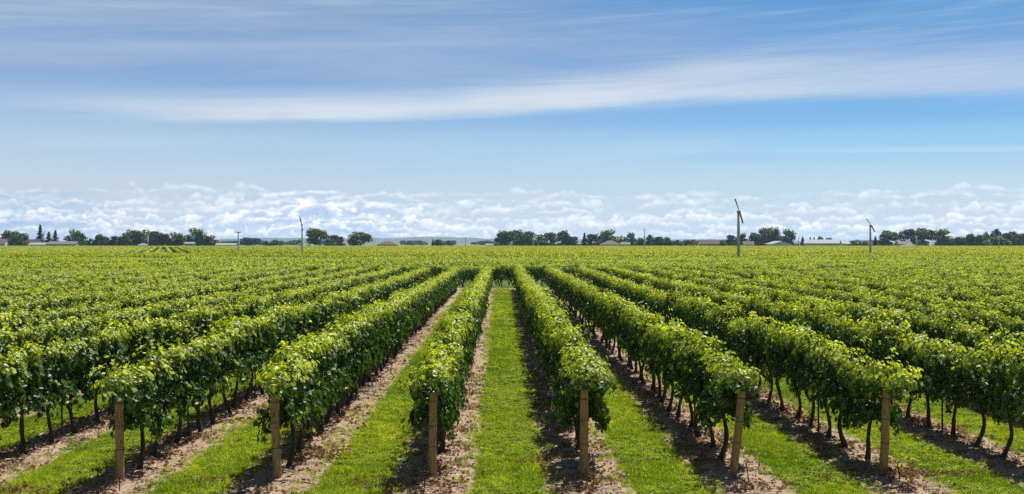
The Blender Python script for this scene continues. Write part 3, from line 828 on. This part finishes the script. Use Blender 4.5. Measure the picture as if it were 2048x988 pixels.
mass('distant_woods', 300, fx_, lambda r, n: r.uniform(1700, 2800, n), lambda r, n: r.uniform(8, 18, n), lambda r, n: r.uniform(5, 10, n), 'd', 'hazy woods far beyond the plain', 'woods', 92)

# ------------------------------------------------------------------ farm buildings
def paint(name, c, rough=.7, var=.08): return simple(name, c, rough, var, .6)
W_WHITE = paint('white_siding', (.62, .62, .60)); W_PALE = paint('pale_cladding', (.50, .46, .45)); W_BROWN = paint('brown_brick', (.20, .13, .09)); W_GREY = paint('grey_siding', (.33, .33, .35))
R_GREY = paint('grey_shingles', (.12, .115, .125), .85, .2); R_RED = paint('dark_red_roof', (.10, .045, .045), .8, .2); R_PALE = paint('pale_metal_roof', (.20, .225, .25), .75); R_PINK = paint('pinkish_shingles', (.10, .07, .062), .85, .2); R_BROWN = paint('brown_shingles', (.075, .05, .037), .85, .2)
M_DOOR = paint('door_paint', (.55, .53, .52)); M_GLASS = simple('window_glass', (.03, .04, .05), .1, .1, 1, spec=.8); M_FRAME = paint('window_frame', (.65, .65, .64))
def house(name, px0, px1, ytop, z, depth, wallh, wall, roof, label, cat, yaw=0.0, hip=False, doors=1, wins=3, chimney=False, dcol=None, gable_front=False):
    W = (px1-px0)/F*z; H = hz(ytop, z); D = depth
    if gable_front: pass
    e = empty(name, (wx((px0+px1)/2, z), z, 0), R(yaw)); tag(e, label, cat, 'farm buildings along the far edge')
    hx, hy = W/2, D/2
    mb = MB(); mb.box((0, 0, wallh/2-.2), (W, D, wallh+.4))
    if not hip:
        if gable_front: mb.add([(-hx, -hy, wallh), (hx, -hy, wallh), (0, -hy, H-.15), (-hx, hy, wallh), (hx, hy, wallh), (0, hy, H-.15)], [(0, 1, 2), (4, 3, 5)])
        else: mb.add([(-hx, -hy, wallh), (-hx, hy, wallh), (-hx, 0, H-.15), (hx, -hy, wallh), (hx, hy, wallh), (hx, 0, H-.15)], [(1, 0, 2), (3, 4, 5)])
    mb.build('wall', wall, e)
    mb = MB(); o = .5; b = wallh-.12; t = .18
    if gable_front:
        ridge = [(0, -hy-o, H), (0, hy+o, H)]
        for s in (-1, 1):
            q = [(s*(hx+o), -hy-o, b), (s*(hx+o), hy+o, b), ridge[1], ridge[0]]
            mb.add(q+[(x, y, zz+t) for x, y, zz in q], [(0, 1, 2, 3), (7, 6, 5, 4), (0, 4, 5, 1), (1, 5, 6, 2), (2, 6, 7, 3), (3, 7, 4, 0)])
    elif hip:
        r = max(.5, hx-hy)
        q = [(-hx-o, -hy-o, b), (hx+o, -hy-o, b), (hx+o, hy+o, b), (-hx-o, hy+o, b), (-r, 0, H), (r, 0, H)]
        mb.add(q, [(0, 1, 5, 4), (1, 2, 5), (2, 3, 4, 5), (3, 0, 4), (3, 2, 1, 0)])
    else:
        for s in (-1, 1):
            q = [(-hx-o, s*(hy+o), b), (hx+o, s*(hy+o), b), (hx+o, 0, H), (-hx-o, 0, H)]
            mb.add(q+[(x, y, zz+t) for x, y, zz in q], [(0, 1, 2, 3), (7, 6, 5, 4), (0, 4, 5, 1), (1, 5, 6, 2), (2, 6, 7, 3), (3, 7, 4, 0)])
    rf = mb.build('roof', roof, e)
    if chimney:
        c = MB(); c.box((hx*.4, hy*.2, H+.2), (.8, .8, 1.6)); c.build('chimney', W_BROWN, rf)
    n = doors+wins
    for i in range(n):
        x = -hx+W*(i+.5)/n; isd = i in ([n//2] if doors == 1 else range(doors)) if doors else False
        m = MB()
        if isd:
            dw, dh = (min(3.6, W/n*.7), wallh*.8) if doors > 1 else (1.1, 2.1)
            m.box((x, -hy-.03, dh/2), (dw, .06, dh)); m.build('door', dcol or M_DOOR, e)
        else:
            m.box((x, -hy-.03, wallh*.62), (1.7, .06, 1.3)); f = m.build('window', M_FRAME, e)
            g = MB(); g.box((x, -hy-.065, wallh*.62), (1.45, .02, 1.05)); g.build('pane', M_GLASS, f)
    return e
house('white_house', -6, 18, 478, 800, 9, 3.2, W_WHITE, R_GREY, 'white house with grey roof cut by the left edge of the view', 'house', 4)
house('farmhouse', 57, 84, 479, 805, 9, 3.0, W_WHITE, R_RED, 'house with dark red roof beneath the tallest pointed conifer', 'house', -6, chimney=True)
house('shed', 66, 98, 485.5, 790, 9, 2.6, W_WHITE, R_PALE, 'low shed with pale roof in front of the red roofed house', 'shed', 0, doors=2, wins=1)
house('ranch_house', 104, 158, 483, 792, 10, 3.0, W_GREY, R_GREY, 'long low house under a grey roof left of the large grove', 'house', 3, doors=1, wins=6)
house('garden_tent', 280, 296, 486, 790, 5, 2.4, W_WHITE, R_PALE, 'small white tent roof in front of the large left grove', 'tent', 0, hip=True, doors=1, wins=0)
house('open_shelter', 373, 391, 484.5, 792, 5, 3.4, W_GREY, R_PALE, 'small shelter with thin white roof before the tall domed tree', 'shelter', 0, doors=0, wins=2)
house('greenhouse', 436, 474, 487, 800, 9, 2.4, W_WHITE, R_PALE, 'long low white greenhouse right of the low brownish tree', 'greenhouse', 0, doors=1, wins=5)
house('cottage', 756, 794, 482.5, 785, 10, 2.8, W_BROWN, R_BROWN, 'brown cottage with hip roof right of the solitary dome shaped tree', 'house', 0, hip=True, doors=1, wins=3)
house('white_hut', 973, 988, 488, 800, 5, 2.4, W_WHITE, R_PALE, 'tiny white hut left of the big dense grove', 'hut', 0, doors=1, wins=1)
house('bungalow', 1201, 1241, 481, 785, 11, 2.9, W_PALE, R_PINK, 'bungalow with pinkish hip roof below the tall wide tree', 'house', 0, hip=True, doors=1, wins=4)
house('small_house', 1242, 1259, 484.5, 795, 8, 2.7, W_GREY, R_GREY, 'small grey house right of the pinkish roofed bungalow', 'house', 0, doors=1, wins=2)
house('gabled_house', 1400, 1439, 480, 790, 10, 3.0, W_BROWN, R_BROWN, 'brown gabled house left of the nearest tall wind machine', 'house', -14, doors=1, wins=3)
house('garage', 1487, 1507, 483, 798, 7, 2.6, W_PALE, R_PINK, 'small pinkish garage right of the nearest tall wind machine', 'garage', 0, doors=1, wins=1)
house('small_barn', 1538, 1578, 482.5, 782, 12, 3.2, W_WHITE, R_PALE, 'small white barn with gable front below the tallest broad tree', 'barn', 12, doors=1, wins=1, gable_front=True)
house('long_barn', 1613, 1680, 479.5, 785, 13, 3.6, W_PALE, R_PALE, 'long pale barn with three big doors and metal roof', 'barn', -22, doors=3, wins=2)
house('long_greenhouse', 1684, 1722, 482.5, 815, 9, 3.2, W_WHITE, R_PALE, 'long pale greenhouse right behind the long barn', 'greenhouse', 0, doors=1, wins=6)
house('white_cottage', 1724, 1743, 481, 800, 8, 2.8, W_WHITE, R_PINK, 'white cottage behind the tilted-blade wind machine', 'house', 0, doors=1, wins=2)
house('grey_shed', 1797, 1822, 483, 800, 9, 3.0, W_GREY, R_GREY, 'grey shed below the reddish tree on the right', 'shed', 0, doors=1, wins=2)
house('low_shed', 1806, 1837, 488, 788, 9, 1.9, W_PALE, R_GREY, 'low shed with shallow grey roof in front of the grey shed', 'shed', 0, doors=2, wins=0, hip=True)
# parked white trailer and yellow skip by the trees
def trailer(px, z, L, label):
    e = empty('white_trailer', (wx(px, z), z, 0)); tag(e, label, 'trailer')
    m = MB(); m.box((0, 0, 1.75), (L, 2.3, 2.3)); b = m.build('body', W_WHITE, e)
    mod = b.modifiers.new('bevel', 'BEVEL'); mod.width = .15; mod.segments = 2
    for sx in (-.25, .25):
        for sy in (-1, 1):
            w = MB(); w.tube([(sx*L, sy*.9, .42), (sx*L, sy*1.15, .42)], [.42, .42], 16); w.build('wheel', M_STAKE, e)
    t = MB(); t.box((L/2+.7, 0, .55), (1.4, .15, .15)); t.build('drawbar', M_STAKE, e)
trailer(619, 765, 3.6, 'small white trailer parked left of the large olive tree')

# ------------------------------------------------------------------ wind machines and poles among the vines
M_TOWER = simple('grey_tower', (.52, .47, .43), .6, .15, 1.2); M_TOWER2 = simple('pale_tower', (.68, .68, .68), .55, .12, 1.2); M_BLADE = simple('blade_grey', (.30, .30, .31), .5, .1, 2)
def machine(name, px, z, yhub, r0, r1, blades, label, mat=None, cat='wind machine', blen=None, tilt=0.0):
    x = wx(px, z); H = hz(yhub, z); e = empty(name, (x, z, 0)); tag(e, label, cat, 'wind machines and poles among the vines')
    m = MB(); m.tube([(0, 0, -.3), (0, 0, H*.5), (tilt, 0, H)], [r0, (r0+r1)/2, r1], 14); m.build('tower', mat or M_TOWER, e, smooth=True)
    if blades:
        m = MB(); m.box((tilt, -.1, H+.05), (r1*2.4, .75, r1*2.2)); hd = m.build('gearbox', mat or M_TOWER, e)
        bv = hd.modifiers.new('bevel', 'BEVEL'); bv.width = .05
        m = MB(); m.tube([(tilt, -.4, H+.08), (tilt, -.75, H+.08)], [.16, .09], 12); m.build('hub', M_BLADE, e, smooth=True)
        m = MB(); m.box((.9, .1, .75), (1.1, .9, 1.3)); g = m.build('engine_box', M_TOWER2, e); bv = g.modifiers.new('bevel', 'BEVEL'); bv.width = .06
        for (dx, dy) in blades:                       # blade tips, in photo pixels from the hub
            d = np.array([dx, 0, -dy])/F*z; L = np.linalg.norm(d); d = d/L
            b = MB(); side = np.array([d[2], 0, -d[0]])
            V = []; n = 7
            for i in range(n):
                f = i/(n-1); tw = R(58-34*f); c = np.array([tilt, -.6, H+.08])+d*(L*f); ch = (.17-.06*f)*(.6 if i == 0 else 1)
                u = side*math.cos(tw)*ch+np.array([0, 1, 0])*math.sin(tw)*ch; t = np.cross(u, d); t = t/np.linalg.norm(t)*(.035-.02*f)
                V += [c-u, c+t, c+u, c-t]
            Fs = [(i*4+k, i*4+(k+1) % 4, i*4+4+(k+1) % 4, i*4+4+k) for i in range(n-1) for k in range(4)]+[(3, 2, 1, 0), tuple((n-1)*4+k for k in range(4))]
            b.add(V, Fs); b.build('blade', M_BLADE, e)
    return e
machine('wind_machine', 1478, 155, 424, .25, .18, [(-9, -25), (7, 24)], 'tall nearest wind machine with steep two-blade propeller standing right of centre')
machine('wind_machine', 1743, 215, 452, .25, .17, [(-10, -14), (7, 13)], 'wind machine with tilted two-blade propeller left of the free standing oval tree')
machine('wind_machine', 605, 228, 450, .21, .14, [(-3.5, -15), (2.5, 13)], 'grey wind machine with one raised blade left of the large olive tree')
machine('wind_machine', 478.5, 277, 465, .24, .18, [(-6, 0), (6, 0)], 'short pale wind machine with level blades left of the distant ridge', M_TOWER2)
machine('wind_machine', 298, 600, 472.5, .30, .24, [(-6.5, -.3), (6.5, .3)], 'small far wind machine with level blades before the large left grove', M_TOWER2)
machine('wind_machine', 1289, 352, 472, .22, .15, [(-1, -15), (1, 12)], 'slim wind machine with upright blades right of the pinkish roofed bungalow', M_TOWER2)
machine('utility_pole', 1067, 620, 470, .26, .20, None, 'pale pole in front of the big dense grove', M_TOWER2, 'pole')
machine('wind_machine', 1836, 485, 474, .26, .20, [(-5, 1), (5, -1)], 'pale wind machine with level blades before the tall dark green tree', M_TOWER2)
machine('utility_pole', 2002, 388, 470, .20, .15, None, 'grey pole before the low wide olive tree near the right edge', M_TOWER, 'pole')
machine('utility_pole', 931, 760, 473, .18, .13, None, 'thin dark pole on the plain left of centre before the ridge', M_STAKE, 'pole')
machine('utility_pole', 1599, 760, 474, .20, .15, None, 'thin dark pole between the small white barn and the long barn', M_STAKE, 'pole')
machine('utility_pole', 748, 765, 484, .12, .1, None, 'very short thin pole left of the brown cottage', M_STAKE, 'pole')

# ------------------------------------------------------------------ wooded ridge on the horizon
M_HILL, nt, out = new_mat('ridge_forest')
b = nt.node('ShaderNodeBsdfPrincipled'); geo = nt.node('ShaderNodeNewGeometry')
nz = nt.noise(geo.outputs['Position'], .02, 6, .65); nt.put(b.inputs['Base Color'], nt.mix(nz, (.02, .04, .018), (.055, .075, .03))); b.inputs['Roughness'].default_value = .95
nt.L.new(b.outputs[0], out.inputs[0])
pxs = np.arange(-500, 2560, 3.0); ds = np.array([0, .12, .3, .55, 1.0, 1.6])
kx = [-500, 0, 380, 440, 560, 700, 800, 860, 920, 980, 1060, 1180, 1290, 1400, 1460, 1560, 1700, 1800, 2050, 2560]
ky = [483.5, 483.5, 482, 478.5, 475.5, 476.5, 475.5, 474, 474.5, 477, 478, 479, 478.5, 478.5, 479.5, 481.5, 482.5, 483, 483, 483]
top = np.interp(pxs, kx, ky)-(value_noise(pxs*.035, pxs*0, 3)-.5)*2.0-(value_noise(pxs*.33, pxs*0, 4)-.5)*1.0
HV = []
zb = 5600.0
for d, hf in zip(ds, (0, .28, .62, .90, 1.0, .2)):
    z = zb+900*d
    h = (CAMH+(CY-top)/F*(zb+900))*hf + (20*(value_noise(pxs*.06, pxs*0+d*9, 8)-.5)*hf*(1-hf))
    HV.append(np.stack([(pxs-CX)/F*z, np.full(len(pxs), z), np.where(hf == 0, -.5, h)], 1))
HV = np.concatenate(HV); n = len(pxs); m = len(ds)
ii = (np.arange(m-1)[:, None]*n+np.arange(n-1)[None]).ravel()
hills = mk('hills', HV, [np.stack([ii, ii+1, ii+n+1, ii+n], 1)], [M_HILL]); tag(hills, kind='structure')

# ------------------------------------------------------------------ air
mh = bpy.data.materials.new('air'); mh.use_nodes = True; mh.node_tree.nodes.clear()
nt = NT(mh.node_tree); out = nt.node('ShaderNodeOutputMaterial'); pv = nt.node('ShaderNodeVolumePrincipled')
pv.inputs['Color'].default_value = (.50, .72, 1.0, 1); pv.inputs['Density'].default_value = 6.5e-5; pv.inputs['Anisotropy'].default_value = .2
nt.L.new(pv.outputs[0], out.inputs['Volume'])
mb = MB(); mb.box((0, 3800, 23), (16600, 8600, 50)); hzo = mb.build('haze', mh); tag(hzo, kind='stuff')
try: mh.cycles.homogeneous_volume = True
except Exception: pass

# ------------------------------------------------------------------ sky and sun
W = bpy.data.worlds.new('World'); SC.world = W; W.use_nodes = True
W.node_tree.nodes.clear(); nt = NT(W.node_tree)
out = nt.node('ShaderNodeOutputWorld'); bg = nt.node('ShaderNodeBackground'); bg.inputs['Strength'].default_value = SKY
sky = nt.node('ShaderNodeTexSky', sky_type='NISHITA'); sky.sun_disc = False; sky.sun_elevation = R(SUN_EL); sky.sun_rotation = R(SUN_AZ)
sky.air_density = 1.0; sky.dust_density = .6; sky.ozone_density = 1.5
tc = nt.node('ShaderNodeTexCoord'); x, y, z = nt.sep(tc.outputs['Generated'])
KX = nt.math('ARCTAN2', x, y)*(F/1000); KY = nt.math('ARCSINE', z)*(F/1000)        # azimuth and elevation, in units of 26 degrees
K = 1.0/(SKY*2**EXPOSURE)
def srgb(r, g, b):
    return tuple(((c/255+.055)/1.055)**2.4 if c/255 > .04 else c/255/12.92 for c in (r, g, b))
stL = [(.0, srgb(192, 213, 232)), (.106, srgb(196, 213, 228)), (.186, srgb(180, 206, 230)), (.256, srgb(160, 190, 224)), (.336, srgb(132, 169, 217)), (.486, srgb(132, 163, 200)), (.8, srgb(100, 135, 190))]
stR = [(.0, srgb(196, 217, 236)), (.106, srgb(194, 220, 236)), (.186, srgb(158, 207, 240)), (.256, srgb(126, 183, 233)), (.336, srgb(126, 170, 219)), (.486, srgb(92, 155, 215)), (.8, srgb(60, 110, 180))]
cl = nt.mix(nt.ss(-.9, .9, KX), nt.ramp(KY, stL, 'EASE'), nt.ramp(KY, stR, 'EASE'))
def streak(sx, sy, slope, seed, detail=5, rough=.55, dist=.4):
    return nt.noise(nt.xyz(KX*sx, (KY-KX*slope)*sy, seed), 1.0, detail, rough, dist)
s1 = streak(1.3, 17, .035, 1.3); s2 = streak(2.6, 42, .03, 7.1); s3 = streak(.7, 9, .02, 4.4)
# lavender veil high on the left, fine streaks across the top
veil = nt.ss(.315, .345, KY+s1*.03)*(1-nt.ss(.40, .50, KY+KX*.05-s3*.06))*(1-nt.ss(-.2, .75, KX))
cl = nt.mix(veil*nt.ss(.25, .65, s1)*.8, cl, srgb(163, 182, 212))
cl = nt.mix(nt.ss(.30, .36, KY)*nt.ss(.47, .68, s1*.6+s2*.4)*.42, cl, srgb(170, 199, 229))
cl = nt.mix((1-nt.ss(.26, .30, KY))*nt.ss(.08, .16, KY)*nt.ss(.50, .70, s3*.5+s1*.5)*.35, cl, srgb(208, 224, 238))
# the long bright band
wob = s1*.024+s2*.012-.018
lo = .228+.050*nt.ss(-.8, .6, KX); hi = .262+.096*nt.ss(-.85, .6, KX)
band = nt.ss(lo-.010, lo+.014, KY+wob)*(1-nt.ss(hi-.045, hi+.030, KY-wob*1.2+s3*.03-.015))*nt.ss(-1.12, -.50, KX+s1*.8-.4+s2*.3-.15)
bcol = nt.mix(nt.ss(.1, .9, KX), srgb(220, 229, 238), srgb(188, 207, 232))
fib = nt.noise(nt.xyz(KX*3.4, (KY-KX*.034)*95, 3.1), 1, 5, .65, .3)
cl = nt.mix(band*nt.ss(.10, .60, s1*.45+s2*.30+fib*.25)*.92, cl, bcol)
cl = nt.mix(nt.ss(.22, .30, KY)*nt.ss(.50, .72, fib*.6+s3*.4)*.30, cl, srgb(200, 215, 234))
# thin low streak on the right
sl = nt.ss(.183, .190, KY+KX*.018+s2*.012-.004)*(1-nt.ss(.190, .202, KY+KX*.018+s2*.012-.004))*nt.ss(.25, .9, KX)
cl = nt.mix(sl*.45, cl, srgb(205, 226, 243))
# cumulus heaped along the horizon
cl = nt.mix((1-nt.ss(.01, .112, KY))*.45, cl, srgb(212, 227, 239))
lowblue = nt.ss(.54, .70, nt.noise(nt.xyz(KX*2.4, KY*16, 12.5), 1, 3, .5))*(1-nt.ss(.03, .07, KY))
cl = nt.mix(lowblue*.55, cl, srgb(178, 205, 234))
big = nt.noise(nt.xyz(KX*2.2, KY*5, 5.5), 1, 3, .5)
w1 = nt.noise(nt.xyz(KX*40, KY*55, 2.0), 1, 4, .6)
bump = nt.ss(-.66, -.38, KX)*(1-nt.ss(-.34, -.08, KX))
WHITE = tuple(1.22*c for c in srgb(250, 250, 250))
lump = nt.voro(nt.xyz(KX+w1*.012, KY*1.25+w1*.01, 0), 21, .12); lump2 = nt.voro(nt.xyz(KX+w1*.012+3, KY*1.25+w1*.01, 0), 52, .15)
crest = .010+.076*nt.ss(-.70, -.38, KX)-.062*nt.ss(-.36, .02, KX)+(.4-lump)*.022+(.4-lump2)*.010
mound = nt.ss(-.004, .006, crest-KY)*nt.ss(-.72, -.60, KX)*(1-nt.ss(-.12, .04, KX))
cl = nt.mix(mound*.95, cl, nt.mix(nt.ss(-.30, .30, lump*.7+lump2*.6-.42+(crest-KY)*1.5-.05), WHITE, srgb(212, 227, 244)))
#         top   lumps scale seed strength thickness heap
for top_, B, sc_, sd_, st_, th_, hp in ((.100, .012, 19, 1.7, .55, .016, .004), (.090, .013, 22, 5.2, .60, .018, .008), (.078, .013, 24, 9.9, .70, .020, .012), (.064, .014, 26, 13.1, .75, .022, .020),
                                    (.051, .014, 27, 17.7, .80, .022, .026), (.039, .015, 30, 21.3, .85, .022, .026), (.027, .014, 31, 25.9, .9, .020, .022), (.017, .012, 34, 31.4, .9, .018, .016)):
    big_i = nt.noise(nt.xyz(KX*4.2, sd_, 3.3), 1, 2, .5)
    mid_i = nt.noise(nt.xyz(KX*14, sd_, 8.3), 1, 2, .5)
    pv_ = nt.xyz(KX*1.0+sd_*3.1+w1*.010, KY*1.35+sd_+w1*.008, 0)
    f0 = nt.voro(nt.xyz(KX+sd_*1.7+w1*.012, KY*1.2+sd_*2.3+w1*.01, 0), sc_*.42, .15); amp = .25+nt.ss(.35, .62, nt.noise(nt.xyz(KX*7, sd_, 1.3), 1, 1, .5))*1.15
    f1 = nt.voro(pv_, sc_, .12); f2 = nt.voro(pv_, sc_*2.6, .15)
    line = (big_i-.5)*.040 + (mid_i-.5)*.020 + (.42-f0)*B*1.7*(bump*.8+.5) + ((.42-f1)*B*1.5 + (.42-f2)*B*.75)*amp + bump*hp + top_
    t = line - KY
    cov = nt.ss(.40-.08*(top_ < .06), .54, big_i*.7+mid_i*.3+bump*.35+nt.ss(.1, .5, KX)*.05)
    al = nt.ss(-.002, .0065, t)*(1-nt.ss(th_*.5, th_*1.6, t))*cov
    sh = nt.ss(.001, th_*.75, t + (f1-.35)*.016 + (f2-.35)*.012)
    cc = nt.mix(sh, WHITE, nt.mix(bump, nt.mix(1-nt.ss(-.85, -.70, KX), srgb(206, 222, 239), srgb(170, 198, 230)), srgb(184, 208, 240)))
    cl = nt.mix(al*(mound*.25+st_*.76)*(.82+.18*(top_ < .06)), cl, cc)
scaled = nt.node('ShaderNodeVectorMath', operation='SCALE'); nt.put(scaled.inputs[0], cl); scaled.inputs['Scale'].default_value = K
low = 1-nt.ss(.50, .95, KY)
low = low*nt.ss(-.25, .2, y)
final = nt.mix(low, X(nt, sky.outputs[0]), X(nt, scaled.outputs[0]))
nt.put(bg.inputs[0], final); nt.L.new(bg.outputs[0], out.inputs[0])

sd = bpy.data.lights.new('sun', 'SUN'); sd.energy = 5.0; sd.angle = R(.53); sd.color = (1.0, .955, .88)
so = bpy.data.objects.new('sun', sd); COL.objects.link(so)
dv = Vector((math.sin(R(SUN_AZ))*math.cos(R(SUN_EL)), math.cos(R(SUN_AZ))*math.cos(R(SUN_EL)), math.sin(R(SUN_EL))))
so.rotation_euler = dv.to_track_quat('Z', 'Y').to_euler(); so.location = (30, 60, 60)

# ------------------------------------------------------------------ camera and render
cd = bpy.data.cameras.new('camera'); cd.sensor_width = 36; cd.lens = F/2048*36; cd.clip_end = 30000; cd.clip_start = .1
co = bpy.data.objects.new('camera', cd); COL.objects.link(co); co.location = (0, 0, CAMH)
fw = Vector((21/F, 1, -8/F)); co.rotation_euler = fw.to_track_quat('-Z', 'Y').to_euler()
SC.camera = co
vs_ = SC.view_settings; vs_.view_transform = 'Standard'; vs_.look = 'None'; vs_.gamma = 1; vs_.exposure = EXPOSURE; vs_.use_curve_mapping = False
cy = SC.cycles
cy.max_bounces = 6; cy.diffuse_bounces = 3; cy.glossy_bounces = 2; cy.transmission_bounces = 3; cy.transparent_max_bounces = 4; cy.volume_bounces = 0
cy.caustics_reflective = False; cy.caustics_refractive = False
cy.use_denoising = False; cy.denoiser = 'OPENIMAGEDENOISE'; cy.denoising_input_passes = 'RGB_ALBEDO_NORMAL'; cy.denoising_prefilter = 'ACCURATE'
cy.sample_clamp_indirect = 6
cy.use_adaptive_sampling = False
SC.render.use_persistent_data = False
